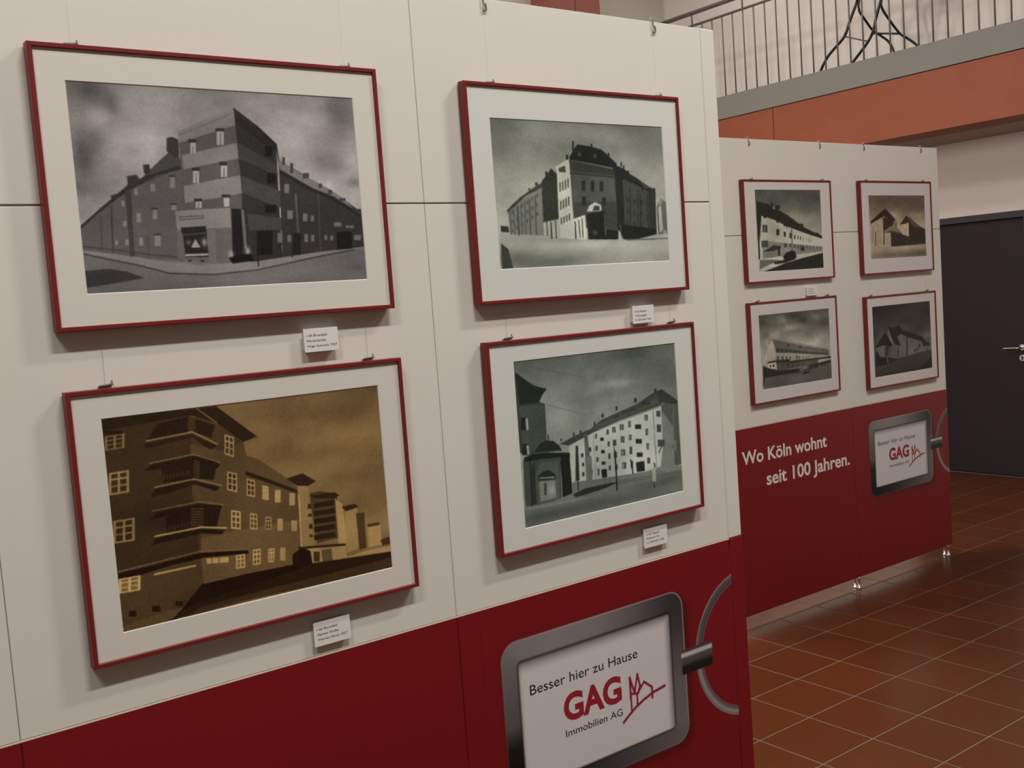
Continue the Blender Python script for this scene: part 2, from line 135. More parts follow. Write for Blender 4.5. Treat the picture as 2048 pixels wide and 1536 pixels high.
 4: """S,0,96,150,112,400,128,650,150,1000,140;B,150,45,179,284,149,123;B,82,55,632,27,223,43;B,158,60,534,210,118,32;B,156,60,642,215,66,21;B,150,55,468,243,84,32;B,90,55,915,197,178,101;B,150,45,253,379,121,63;B,130,30,724,326,135,33;L,84,2,52,28,411,149;L,100,2,170,282,396,382;P,60,2,62,20,75,73,133,129,167,176,187,144,221,129,234,132,260,160,275,156,488,160,583,16,564,-27,495;P,36,7,63,56,110,105,156,176,185,150,217,127,260,17,258;P,72,17,268,155,280,151,529,16,564;P,34,20,334,50,340,45,416,15,410;P,34,17,493,51,499,46,560,13,553;P,160,45,344,57,346,58,413,45,416;P,150,39,507,50,507,54,562,41,561;P,70,14,585,81,588,227,612,219,891,52,877,9,872;P,30,227,612,278,606,282,852,225,876;P,40,84,547,115,511,156,496,194,508,227,543,240,577,83,567;P,30,20,575,102,563,289,598,282,618,109,604,23,602;L,92,3,83,562,220,574;L,30,4,165,467,167,500;P,48,74,617,79,624,72,867,48,871,53,644;P,84,117,626,216,636,208,877,87,870,77,722,85,682;P,40,88,709,114,683,153,678,186,704,194,732,188,746,91,735;P,120,96,736,188,746,189,857,97,860;B,170,60,165,804,17,31;P,60,124,753,138,756,133,829,119,825;L,60,4,91,725,194,737;L,170,3,102,717,185,730;L,34,5,53,603,47,876;L,30,6,278,606,280,852;P,176,282,554,387,515,440,498,604,461,884,408,876,816,692,812,411,795,287,784;P,66,228,533,326,498,421,473,487,430,608,396,721,365,851,301,897,302,925,323,885,397,605,450,430,501,282,554;P,78,454,457,719,403,848,345,869,383,605,440,430,491;P,86,885,397,969,376,1023,407,1016,672,1014,810,959,822,876,816;P,60,851,301,897,296,970,359,1023,407,950,401,880,379;P,120,888,625,975,652,958,828,853,817;L,44,4,848,708,874,667,916,658,950,682,961,742,959,822;L,120,3,967,410,949,820;P,120,883,430,958,557,941,818,876,816;P,92,377,502,398,506,411,795,374,792;L,96,3,826,421,828,806;L,110,2,435,507,432,794;P,44,846,283,858,285,857,313,844,311;P,44,707,324,724,326,722,354,705,351;P,44,584,359,597,361,596,385,583,383;P,44,493,390,506,392,504,417,491,415;P,44,442,433,452,435,450,462,441,460;P,44,354,471,363,473,361,494,352,492;P,44,312,477,321,478,320,502,311,501;P,44,236,503,244,504,243,520,235,519;P,44,886,295,895,296,893,330,884,328;P,52,619,392,663,400,662,412,619,404;P,52,574,418,601,422,600,432,573,428;P,52,755,359,812,368,811,385,754,376;P,52,675,385,708,390,707,401,674,396;P,70,768,443,791,447,788,484,766,480;P,70,659,465,676,468,674,509,656,506;P,70,603,478,629,482,627,518,601,514;P,70,554,486,576,489,574,524,552,520;P,70,517,495,532,498,530,530,515,528;P,70,445,509,456,511,454,541,443,539;P,70,769,535,787,538,784,580,766,577;P,70,659,554,675,557,673,593,656,590;P,70,604,555,628,559,626,600,602,595;P,70,553,568,575,572,573,610,551,605;P,70,519,572,534,575,531,607,517,604;P,70,443,585,456,587,454,619,441,617;P,70,770,631,786,634,783,675,767,672;P,70,657,631,675,635,671,684,654,681;P,70,601,639,627,645,625,684,599,679;P,70,554,646,575,650,573,689,551,685;P,70,518,648,533,651,531,687,516,684;P,70,443,658,457,661,455,691,441,688;P,70,768,726,789,730,786,769,766,765;P,70,658,726,675,730,672,774,655,770;P,70,602,723,629,728,626,770,600,764;P,70,556,725,574,729,571,766,554,762;P,70,517,725,530,728,528,760,515,757;P,70,446,732,457,734,454,777,444,775;P,70,848,430,877,435,874,474,846,469;P,70,846,520,876,526,873,576,843,571;P,70,846,622,894,631,891,676,844,667;P,150,775,452,781,453,779,478,774,477;P,150,666,474,669,475,667,503,664,503;P,150,613,487,618,488,616,513,612,512;P,150,562,496,567,497,565,518,561,517;P,150,778,545,781,546,779,573,776,572;P,150,666,563,669,564,668,588,664,587;P,150,613,564,617,565,615,593,611,593;P,150,777,643,780,644,779,670,775,669;P,150,607,649,616,651,614,675,606,673;P,150,606,732,615,734,613,761,604,760;P,42,701,495,742,502,740,532,700,525;P,42,700,589,740,597,738,628,698,620;P,42,701,679,741,687,739,716,699,708;P,42,475,539,497,543,496,564,473,560;P,42,475,618,498,623,497,644,474,640;P,42,474,692,498,697,496,717,473,712;P,42,351,615,366,618,364,643,350,640;P,42,354,675,366,677,365,699,352,696;P,42,322,562,332,563,330,595,320,593;P,42,320,617,332,619,331,649,318,646;P,42,320,677,331,679,329,702,319,700;P,42,322,722,332,724,329,761,319,759;P,42,352,734,364,736,362,763,350,760;P,42,403,588,415,590,414,617,401,614;P,42,401,657,414,660,412,687,399,684;P,42,402,728,415,731,413,757,401,755;P,34,691,742,748,744,747,810,695,806;P,34,469,742,503,745,502,798,470,795;P,52,321,572,337,564,332,778,307,783;P,110,373,647,415,644,411,795,374,792;P,112,287,784,411,795,692,812,876,816,1019,829,1031,1024,568,1017,14,1019,4,876,160,877,282,852;B,84,80,859,904,213,34;B,80,75,463,959,329,44;B,70,70,155,949,200,42;P,44,287,859,366,839,536,839,557,849,469,868,301,883;P,120,9,877,219,889,467,900,576,897,361,905,13,894;P,100,558,838,691,839,874,850,1016,863,1015,880,689,867,567,862;P,124,807,802,960,811,1015,851,898,850;L,34,7,560,640,561,761,559,891;L,34,4,268,764,283,607;L,28,6,659,721,668,806;P,150,796,800,822,794,817,895,794,896;L,50,6,813,775,817,793;L,60,6,801,897,806,932;L,40,5,327,669,320,839;L,50,3,555,573,558,640""",
 5: """S,0,76,250,96,450,130,600,165,1000,180;B,66,60,890,98,254,70;B,90,50,460,136,242,59;B,160,50,688,355,249,99;P,176,80,316,441,429,801,536,1010,612,1019,785,910,801,416,829,65,833,56,612;P,126,72,618,403,658,1016,729,1013,784,537,825,64,843;P,40,23,135,153,164,289,223,449,302,565,372,682,454,876,538,926,544,1011,597,1016,628,799,566,629,512,440,448,280,368,143,327,80,316,33,612,30,841,6,850,11,325;P,120,244,193,289,213,287,242,253,232;P,40,228,160,263,160,261,203,226,203;P,40,291,189,361,189,358,238,288,237;P,40,449,312,485,312,483,342,447,341;P,40,536,362,566,363,564,397,533,396;P,40,635,423,708,425,706,464,633,463;P,40,906,549,932,550,930,570,905,569;P,40,109,307,155,308,153,346,107,345;P,40,297,368,338,369,336,403,295,402;P,40,400,418,442,419,440,448,398,448;P,40,440,448,458,449,457,473,439,473;P,50,90,427,159,428,154,519,85,517;P,50,290,484,337,485,332,561,285,559;P,50,400,518,433,519,429,583,396,582;P,50,485,536,516,537,512,603,481,602;P,50,554,559,575,560,572,615,550,614;P,50,608,571,623,571,620,618,605,618;P,50,647,582,662,582,659,627,644,626;P,110,696,593,708,593,705,643,693,643;P,110,741,604,749,604,746,652,738,652;P,110,777,615,790,616,787,661,774,660;P,110,808,626,818,627,816,657,806,656;P,190,118,437,126,437,122,514,114,513;P,70,61,617,159,620,154,702,56,699;P,70,397,662,439,664,436,713,394,711;P,70,477,670,504,671,501,720,474,719;P,70,546,682,573,683,570,727,543,726;P,70,600,689,625,690,622,729,598,728;P,70,643,690,661,691,658,741,640,740;P,70,673,697,698,697,694,752,670,751;P,80,741,699,760,700,757,744,738,744;P,80,790,706,805,706,802,756,787,756;P,80,840,712,859,713,856,758,837,757;P,80,902,725,921,725,919,761,900,760;P,80,952,732,971,732,969,763,950,762;P,50,69,757,236,681,353,695,334,719,232,754;P,38,293,717,335,709,328,816,298,815;P,110,80,776,290,756,292,824,110,835;P,40,639,760,672,716,709,718,706,772;L,80,5,522,490,517,765;P,180,110,835,369,822,1025,785,1031,800,657,855,412,898,196,955,14,994,17,956,199,897;P,100,23,851,295,863,365,881,199,907,16,965;P,40,223,889,390,867,571,866,412,903,245,919;P,24,369,827,419,781,505,755,559,766,578,846,522,874,389,877;P,36,13,1013,411,908,657,860,1025,800,1025,1008,1023,1039;B,24,60,904,901,152,60""",
 6: """S,0,88,200,96,380,130,500,155,1000,160;B,74,60,733,91,279,73;B,72,50,199,89,157,47;B,165,60,412,306,107,72;B,165,50,862,313,140,49;P,150,23,405,226,350,225,780,18,783;P,128,226,350,433,426,422,667,231,780;P,40,239,350,278,351,447,415,377,497,255,554,232,541;P,34,20,405,150,301,279,206,373,293,455,388,433,426,253,327,28,441;P,120,420,414,441,403,450,487,428,535;P,34,454,415,471,427,470,548,454,548;P,150,260,590,359,587,362,810,244,792;P,36,360,569,532,599,693,665,983,725,980,793,769,803,362,816;P,110,254,578,323,508,404,474,508,537,560,587,506,595,374,563;P,60,241,589,320,568,374,563,559,599,504,622,372,593;P,158,552,466,690,432,690,665,558,624;P,34,528,471,647,328,721,360,868,486,991,551,991,794,701,782,685,677,690,432,648,450;P,66,654,334,734,372,894,511,984,551,783,508,704,421;P,60,92,572,106,573,96,798,81,797;P,60,236,541,253,542,242,786,225,786;P,120,45,488,54,489,41,760,32,760;P,120,67,477,75,477,61,761,54,761;P,120,143,455,153,456,138,764,128,764;P,120,182,444,190,445,175,766,167,765;P,140,18,783,362,816,769,803,994,794,1036,814,1027,1014,20,1002;B,165,60,630,834,347,22;B,86,80,489,949,554,54;B,80,70,903,933,113,49;L,70,3,1023,18,1008,489""",
 7: """S,0,86,250,110,450,150,700,165,1000,150;B,60,75,492,54,105,45;B,62,70,617,124,71,45;B,60,80,951,194,86,69;B,66,70,82,100,66,76;B,150,70,318,92,68,67;B,60,60,244,-5,67,22;B,160,70,449,207,140,45;B,150,60,786,96,72,46;B,170,60,172,287,90,66;B,80,60,84,276,44,44;B,172,60,101,377,44,55;B,165,50,769,427,182,69;B,178,60,985,501,37,46;P,168,107,456,164,341,204,435,198,645,175,653,31,644,58,559;P,94,164,336,415,417,968,592,972,627,643,554,411,507,199,451;P,72,199,454,411,507,972,630,974,663,408,557,210,525;P,150,210,527,523,584,974,663,976,686,636,674,390,673,204,646;P,70,404,404,646,480,968,586,957,573,531,437,170,333;P,52,230,466,258,470,255,525,227,521;P,52,288,479,314,483,312,534,286,530;P,52,348,493,374,496,372,544,346,541;P,52,411,509,434,512,431,554,408,551;P,52,479,525,500,527,498,566,477,563;P,52,537,537,555,539,553,576,535,574;P,52,595,554,609,556,608,587,593,585;P,52,642,564,656,566,655,596,640,594;P,60,222,576,247,580,244,627,219,624;P,60,286,585,310,589,307,639,284,635;P,60,343,596,365,600,363,641,340,638;P,60,394,604,415,606,413,644,392,642;P,60,489,608,510,610,508,646,487,644;P,60,527,615,542,617,541,649,526,647;P,60,586,623,597,625,596,652,584,650;P,60,627,629,636,630,635,653,626,651;P,60,656,633,667,634,666,655,655,653;P,60,692,638,700,639,699,657,691,656;P,56,374,429,403,432,401,472,372,468;P,56,543,479,569,482,568,507,541,503;P,56,883,569,907,572,906,589,882,586;P,56,658,493,675,496,674,513,657,510;P,60,92,641,391,662,637,668,1015,682,1014,709,755,702,400,708,207,680,97,653;P,84,208,669,401,686,803,697,800,766,513,770,259,777,215,759;P,60,286,692,309,695,307,739,284,736;P,60,355,696,389,701,386,751,352,746;P,60,423,706,446,709,444,754,421,751;P,60,505,712,522,714,520,754,502,751;P,60,587,718,604,720,602,754,585,752;P,190,97,659,203,652,207,736,104,737;P,40,116,680,138,684,136,712,114,709;P,40,157,679,183,682,181,712,155,708;L,34,5,95,644,210,638,391,653;P,36,21,675,104,721,259,777,513,781,1013,726,1012,902,864,938,15,950;P,86,42,844,279,836,533,841,749,816,1011,761,1006,1007,501,996,18,990;B,70,60,160,941,169,44;B,110,50,506,905,236,46;B,165,80,564,806,41,28;B,150,80,619,785,47,23;P,30,555,862,604,840,675,851,674,865,602,875;B,120,60,823,792,14,35;L,40,5,401,686,636,685,1015,689;P,60,511,815,702,798,750,782,749,805,700,832""",
 8: """S,0,48,200,58,450,76,650,96,1000,98;B,38,60,174,104,151,86;B,90,40,521,335,157,54;B,40,60,932,132,150,78;B,78,40,596,145,159,55;B,126,60,941,492,124,67;B,56,50,791,241,135,56;P,110,31,591,163,559,167,727,55,712;P,92,328,563,431,576,420,782,330,781;P,104,398,463,464,432,566,482,552,767,421,766;P,110,585,495,841,598,906,645,1021,693,1019,726,766,739,578,770;P,30,32,559,105,483,185,390,221,410,303,560,328,574,250,597,163,559,31,581;P,120,240,304,264,329,329,552,309,556,258,436;P,32,242,303,340,331,444,305,480,374,570,406,831,513,909,600,828,574,566,482,464,432,398,463,432,543,455,611,379,580,329,542,285,417;P,40,828,579,962,618,974,664,851,660;L,40,7,566,482,557,778;P,50,629,539,642,541,641,568,628,567;P,50,658,548,671,550,670,577,656,576;P,50,689,674,715,677,713,732,686,729;P,50,743,658,763,661,760,716,740,713;P,50,772,617,799,621,797,665,770,662;P,50,275,600,288,602,281,742,268,740;P,50,403,616,418,618,411,748,396,746;P,50,904,701,924,703,922,748,901,745;P,50,187,589,250,597,243,726,180,718;P,60,23,858,420,777,766,739,1019,726,1020,998,15,1006;P,30,28,644,59,638,93,717,205,732,212,841,74,843,23,858;P,40,218,733,368,781,393,800,238,834;P,34,754,972,1021,828,1019,1009,357,1003,28,998,231,973;B,90,50,173,868,190,19;B,50,50,491,923,264,55;P,56,20,911,313,855,496,825,363,884,30,966""",
}
# ------------------------------------------------------------ materials
M = {}
M['wall'] = mat('wall_plaster', (.70, .64, .585, 1), .85, noise=.03, nscale=3, bump=.15, bscale=150)
M['darkwall'] = mat('dark_hall_wall', (.19, .175, .16, 1), .85, noise=.1)
M['board'] = mat('white_coated_board', (.75, .735, .668, 1), .55, noise=.015, nscale=2)
RED = (.205, .008, .012)
M['red'] = mat('red_printed_board', RED+(1,), .42, spec=.35)
M['cream'] = mat('cream_board_edge', (.75, .66, .52, 1), .6)
M['gap'] = mat('dark_aluminium_joint', (.22, .22, .18, 1), .5)
M['alu'] = mat('brushed_aluminium', (.6, .58, .55, 1), .3, metal=1)
M['chrome'] = mat('chrome', (.85, .83, .8, 1), .1, metal=1)
M['frame'] = mat('red_lacquered_moulding', (.19, .0165, .0165, 1), .42, spec=.35)
M['beam'] = mat('orange_stained_plywood', (.25, .070, .034, 1), .6, spec=.25, noise=.14, nscale=5, bump=.2, bscale=60)
M['fascia'] = mat('grey_painted_edge', (.185, .175, .155, 1), .7, noise=.05, nscale=4)
M['soffit'] = mat('brown_grey_soffit', (.34, .25, .20, 1), .8)
M['steel'] = mat('dark_grey_steel', (.15, .13, .12, 1), .5, metal=.1)
M['black'] = mat('black_tube', (.01, .01, .012, 1), .3)
M['door'] = mat('dark_aubergine_door', (.0145, .0088, .0110, 1), .55, spec=.25, noise=.15, nscale=6)
M['doorframe'] = mat('dark_violet_door_frame', (.036, .029, .040, 1), .5, spec=.3)
M['card'] = mat('caption_card', (.82, .80, .78, 1), .6)
M['ink'] = mat('grey_print_ink', (.06, .06, .06, 1), .6)
M['tagtext'] = mat('black_print_ink', (.02, .02, .02, 1), .5)
M['tagred'] = mat('red_print_ink', (.33, .012, .03, 1), .5)
M['slogan'] = mat('white_print_ink', (.80, .75, .70, 1), .5)
M['column'] = mat('red_brown_column_panel', (.30, .095, .065, 1), .6, noise=.06)
M['clip'] = mat('dull_zinc_clip', (.20, .18, .17, 1), .5, metal=.3)
M['wire'] = mat('nylon_line', (.70, .68, .62, 1), .4)
M['grout'] = mat('cement_joint', (.135, .092, .065, 1), .85, spec=.15, noise=.1, nscale=20)
M['lampwhite'] = mat('lamp_housing', (.8, .8, .8, 1), .5)
em = bpy.data.materials.new('lamp_diffuser'); em.use_nodes = True
em.node_tree.nodes['Principled BSDF'].inputs['Emission Color'].default_value = (1, .93, .85, 1)
em.node_tree.nodes['Principled BSDF'].inputs['Emission Strength'].default_value = 3
M['lampglow'] = em
TILE = [mat('terracotta_tile_%d' % k, c, .26, spec=.34, noise=.12, nscale=14, bump=.08, bscale=30) for k, c in enumerate(
    [(.078, .0205, .0052, 1), (.083, .0215, .0055, 1), (.074, .0195, .0050, 1), (.080, .0220, .0056, 1)])]
# picture glass: clear with a faint mirror reflection
gl = bpy.data.materials.new('picture_glass'); gl.use_nodes = True; nt = gl.node_tree; nt.nodes.clear()
o_ = nt.nodes.new('ShaderNodeOutputMaterial'); mx = nt.nodes.new('ShaderNodeMixShader'); tr = nt.nodes.new('ShaderNodeBsdfTransparent')
gg = nt.nodes.new('ShaderNodeBsdfGlossy'); gg.inputs['Roughness'].default_value = .05
fr = nt.nodes.new('ShaderNodeLayerWeight'); fr.inputs['Blend'].default_value = .5
pw_ = nt.nodes.new('ShaderNodeMath'); pw_.operation = 'POWER'; pw_.inputs[1].default_value = 5
ml_ = nt.nodes.new('ShaderNodeMath'); ml_.operation = 'MULTIPLY_ADD'; ml_.inputs[1].default_value = .5; ml_.inputs[2].default_value = .015
nt.links.new(fr.outputs['Facing'], pw_.inputs[0]); nt.links.new(pw_.outputs[0], ml_.inputs[0]); nt.links.new(ml_.outputs[0], mx.inputs[0]); nt.links.new(tr.outputs[0], mx.inputs[1]); nt.links.new(gg.outputs[0], mx.inputs[2]); nt.links.new(mx.outputs[0], o_.inputs[0])
M['glass'] = gl

# ------------------------------------------------------------ flat prints, painted procedurally from outlines
def fill(img, pts, val, alpha=1.0):
    H, Wd = img.shape[:2]
    xs = pts[:, 0]; ys = pts[:, 1]
    x0, x1 = max(0, int(xs.min())), min(Wd-1, int(xs.max())+1); y0, y1 = max(0, int(ys.min())), min(H-1, int(ys.max())+1)
    if x1 < x0 or y1 < y0: return
    X, Y = np.meshgrid(np.arange(x0, x1+1)+.5, np.arange(y0, y1+1)+.5)
    ins = np.zeros(X.shape, bool); n = len(pts)
    for i in range(n):
        xa, ya = pts[i]; xb, yb = pts[(i+1) % n]
        if ya == yb: continue
        c = ((ya > Y) != (yb > Y)) & (X < (xb-xa)*(Y-ya)/(yb-ya)+xa)
        ins ^= c
    reg = img[y0:y1+1, x0:x1+1]
    if img.ndim == 3: reg[ins] = reg[ins]*(1-alpha)+np.asarray(val, float)*alpha
    else: reg[ins] = reg[ins]*(1-alpha)+val*alpha
def line(img, pts, wd, val):
    for (xa, ya), (xb, yb) in zip(pts, pts[1:]):
        d = math.hypot(xb-xa, yb-ya) or 1; nx, ny = -(yb-ya)/d*wd/2, (xb-xa)/d*wd/2; ex, ey = (xb-xa)/d*wd/2, (yb-ya)/d*wd/2
        fill(img, np.array([(xa-ex+nx, ya-ey+ny), (xb+ex+nx, yb+ey+ny), (xb+ex-nx, yb+ey-ny), (xa-ex-nx, ya-ey-ny)]), val)
def blur(a, k=1):
    for _ in range(k):
        p = np.pad(a, ((1, 1), (1, 1))+((0, 0),)*(a.ndim-2), mode='edge')
        a = (p[:-2, 1:-1]+2*p[1:-1, 1:-1]+p[2:, 1:-1])/4
        p = np.pad(a, ((0, 0), (1, 1))+((0, 0),)*(a.ndim-2), mode='edge')
        a = (p[:, :-2]+2*p[:, 1:-1]+p[:, 2:])/4
    return a
CLOUD = {1: 8.5, 2: 5, 3: 3.5, 4: 5, 5: 4, 6: 4, 7: 8, 8: 4}
def paint(key, Wd, Hh, nb=1):
    SS = 2; Wd *= SS; Hh *= SS
    img = np.full((Hh, Wd), 90.0); sx, sy = Wd/1000, Hh/1000
    Y, X = np.mgrid[0:Hh, 0:Wd]; U, V = X/sx, Y/sy
    def fractal():
        f = np.zeros((Hh, Wd))
        for o in range(5):
            n_ = 4*2**o; g_ = np.random.normal(0, 1, (n_+2, n_+3))
            yy = np.linspace(0, n_, Hh); xx = np.linspace(0, n_, Wd); iy = yy.astype(int); ix = xx.astype(int)
            ty = (yy-iy)[:, None]; tx = (xx-ix)[None, :]; ty = ty*ty*(3-2*ty); tx = tx*tx*(3-2*tx)
            f += ((g_[iy][:, ix]*(1-tx)+g_[iy][:, ix+1]*tx)*(1-ty)+(g_[iy+1][:, ix]*(1-tx)+g_[iy+1][:, ix+1]*tx)*ty)*.6**o
        return f
    sky_done = False
    for op in ART[key].split(';'):
        if op[0] in 'PL' and not sky_done:
            sky_done = True; img = img+fractal()*CLOUD[key]
        a = op.split(','); n = [float(t) for t in a[1:]]
        if a[0] == 'S': img[:] = np.interp(V, n[0::2], n[1::2])
        elif a[0] == 'B':
            v, al, x, y, rx, ry = n; al /= 100
            g = np.exp(-(((U-x)/max(rx, 1))**2+((V-y)/max(ry, 1))**2)*1.1)*al; img = img*(1-g)+v*g
        elif a[0] == 'P':
            p = np.array(n[1:]).reshape(-1, 2)*(sx, sy); fill(img, p, n[0])
        elif a[0] == 'L':
            p = np.array(n[2:]).reshape(-1, 2)*(sx, sy); line(img, p, max(1.6, n[1]*SS*.55), n[0])
    img = img*(1+fractal()*.045); img = blur(img, nb+1)
    img = img.reshape(Hh//SS, SS, Wd//SS, SS).mean((1, 3))
    # film grain
    g = blur(np.random.normal(0, 1, img.shape), 1); img = img+g*7
    return np.clip(img, 3, 250)
TINT = {1: ((7, 7, 8), (200, 198, 197)), 2: ((13, 3, 0), (214, 182, 118)), 3: ((6, 10, 8), (196, 202, 190)), 4: ((6, 12, 10), (190, 200, 190)),
        5: ((6, 8, 6), (196, 198, 184)), 6: ((16, 8, 2), (204, 190, 166)), 7: ((8, 10, 6), (190, 188, 176)), 8: ((3, 4, 3), (176, 172, 164))}
def make_image(name, arr):   # arr: HxWx3 linear albedo, top row first
    H, Wd = arr.shape[:2]
    im = bpy.data.images.new(name, Wd, H, float_buffer=True); im.colorspace_settings.name = 'Non-Color'
    px = np.ones((H, Wd, 4), np.float32); px[..., :3] = arr[::-1]
    im.pixels.foreach_set(px.ravel()); im.pack(); return im
def print_mat(name, im, rough=.55, spec=.08):
    m = bpy.data.materials.new(name); m.use_nodes = True; nt = m.node_tree; b = nt.nodes['Principled BSDF']
    t = nt.nodes.new('ShaderNodeTexImage'); t.image = im; t.interpolation = 'Cubic'; t.extension = 'EXTEND'
    nt.links.new(t.outputs['Color'], b.inputs['Base Color']); b.inputs['Roughness'].default_value = rough; b.inputs['Specular IOR Level'].default_value = spec
    return m
def lin(a):
    a = np.asarray(a, float)/255
    return np.where(a <= .04045, a/12.92, ((a+.055)/1.055)**2.4)
PW = .80/s2l(188)      # a tone seen at 188 is paper white
def photo_mat(key, Wd, Hh, nb=1):
    g = (paint(key, Wd, Hh, nb)[..., None]/200.0)**1.13
    lo, hi = (np.array(c, float) for c in TINT[key])
    c = lo+(hi-lo)*g
    return print_mat('photographic_print_%d' % key, make_image('photographic_print_%d' % key, np.clip(lin(c)*PW, 0, .9)))
def quad_uv(x0, x1, y, z0, z1):
    me = bpy.data.meshes.new('print'); me.from_pydata([(x0, y, z0), (x1, y, z0), (x1, y, z1), (x0, y, z1)], [], [(0, 1, 2, 3)])
    uv = me.uv_layers.new(name='UVMap')
    for l, c in zip(uv.data, ((0, 0), (1, 0), (1, 1), (0, 1))): l.uv = c
    return me

# ------------------------------------------------------------ room shell
XR, XL, YF, YB, ZC = 8.27, -3.2, -4.2, 8.0, 5.5
DY0, DY1, DZ = 4.185, 5.30, 2.145
bm = bmesh.new()
box(bm, XR, XR+.25, YF, DY0, 0, ZC); box(bm, XR, XR+.25, DY1, YB, 0, ZC); box(bm, XR, XR+.25, DY0, DY1, DZ, ZC)
struct(obj('wall_right', bm, M['wall']))
struct(obj('wall_back', bbox(XL, XR+.25, YB, YB+.2, 0, ZC), M['wall']))
struct(obj('wall_left', bbox(XL-.2, XL, YF, YB, 0, ZC), M['darkwall']))
struct(obj('wall_front', bbox(XL, XR+.25, YF-.2, YF, 0, ZC), M['darkwall']))
struct(obj('ceiling', bbox(XL-.2, XR+.25, YF-.2, YB+.2, ZC, ZC+.2), M['darkwall']))
floor = struct(obj('floor', bbox(XL-.2, XR+.25, YF-.2, YB+.2, -.2, -.0015), M['grout']))
# terracotta tiles: those seen one by one are parts, the rest one joined part
TX, TY, PX, PY, J = 2.9905, 2.614, .299, .2895, .0045
def tile_mesh(k, sx, sy):
    bm = bmesh.new(); box(bm, J, sx-J, J, sy-J, -.0012, 0)
    bmesh.ops.recalc_face_normals(bm, faces=bm.faces[:])
    me = bpy.data.meshes.new('tile'); bm.to_mesh(me); bm.free(); me.materials.append(TILE[k]); return me
tmesh = [tile_mesh(k, PX, PY) for k in range(4)]
def to_px(x, y, z):
    v = Vector((x, y, z-CAM_H)); d = v.dot(fwd)
    if d < .1: return None
    f = cam_d.lens/36*2048
    return 1024+f*v.dot(r2)/d, 768-f*v.dot(u2)/d
cand = []; rest = []
for i in range(-22, 18):
    for j in range(-24, 19):
        x, y = TX+i*PX, TY+j*PY
        if x+PX > XR or x < XL or y < YF or y+PY > YB: 
            rest.append((x, y)); continue
        p = to_px(x+PX/2, y+PY/2, 0)
        if p and 1490 < p[0] < 2120 and p[1] < 1600 and x > 2.1 and p[1] > 940: cand.append((math.hypot(x, y), x, y))
        else: rest.append((x, y))
cand.sort(); rest += [(x, y) for _, x, y in cand[290:]]
for _, x, y in cand[:290]:
    obj('tile', tmesh[random.randrange(4)], None, floor, (x, y, random.uniform(-.0002, .0003)))
bm = bmesh.new()
for x, y in rest:
    if x > XR or y > YB or x+PX < XL or y+PY < YF: continue
    box(bm, max(x+J, XL), min(x+PX-J, XR), max(y+J, YF), min(y+PY-J, YB), -.0012, 0)
tag(obj('distant_tiles', bm, TILE[0], floor), kind='stuff')
# door
door = struct(empty('door_1', (XR, DY0, 0)))
bm = bmesh.new()
box(bm, XR-.012, XR+.10, DY0+.002, DY0+.055, 0, DZ-.002); box(bm, XR-.012, XR+.10, DY1-.055, DY1-.002, 0, DZ-.002); box(bm, XR-.012, XR+.10, DY0+.055, DY1-.055, DZ-.052, DZ-.002)
wobj('door_frame', bm, M['doorframe'], door)
wobj('door_leaf', bbox(XR+.035, XR+.075, DY0+.058, DY1-.058, .006, DZ-.055, .002), M['door'], door)
wobj('door_panel_backing', bbox(XR+.10, XR+.14, DY0+.002, DY1-.002, 0, DZ-.002), M['door'], door)
hy = 4.305
bm = bmesh.new(); tube(bm, smooth_path([(XR+.035, hy, 1.056), (XR-.004, hy, 1.056), (XR-.022, hy+.012, 1.056), (XR-.024, hy+.05, 1.056), (XR-.024, hy+.13, 1.054)], 4), .0095, 10)
h = wobj('door_handle', bm, M['chrome'], door)
def disc(x, y, z, r, t):
    bm = bmesh.new(); tube(bm, [(x, y, z), (x-t*.7, y, z), (x-t, y, z)], [r, r, r*.86], 24); return bm
wobj('rosette', disc(XR+.035, hy, 1.058, .026, .009), M['alu'], h); 
k_ = wobj('keyhole_plate', disc(XR+.035, hy, .972, .027, .008), M['alu'], door)
bm = bmesh.new(); tube(bm, [(XR+.027, hy, .976), (XR+.024, hy, .976)], .009, 14); box(bm, XR+.024, XR+.027, hy-.004, hy+.004, .955, .976)
wobj('keyhole', bm, M['black'], k_)
bm = bmesh.new()
box(bm, XR-.014, XR-.001, YF, DY0-.003, .002, .07); box(bm, XR-.014, XR-.001, DY1+.003, YB-.001, .002, .07)
struct(obj('baseboard_right', bm, M['beam']))
# red column in front of the rear wall
c = empty('column', (6.8, YB-.1, 0), 'red-brown clad column against the rear wall, its top peeping over the near partition', 'column')
wobj('column_panel', bbox(6.49, 6.785, YB-.30, YB-.002, 0, 2.74, .003), M['column'], c)
wobj('column_panel', bbox(6.793, 7.10, YB-.30, YB-.002, 0, 2.74, .003), M['column'], c)
c['kind'] = 'structure'
wobj('column_core', bbox(6.70, 6.88, YB-.28, YB-.002, .01, 2.73), M['gap'], c)
wobj('column_panel', bbox(6.49, 6.785, YB-.30, YB-.002, 2.744, ZC-.002, .003), M['column'], c)
wobj('column_panel', bbox(6.793, 7.10, YB-.30, YB-.002, 2.744, ZC-.002, .003), M['column'], c)

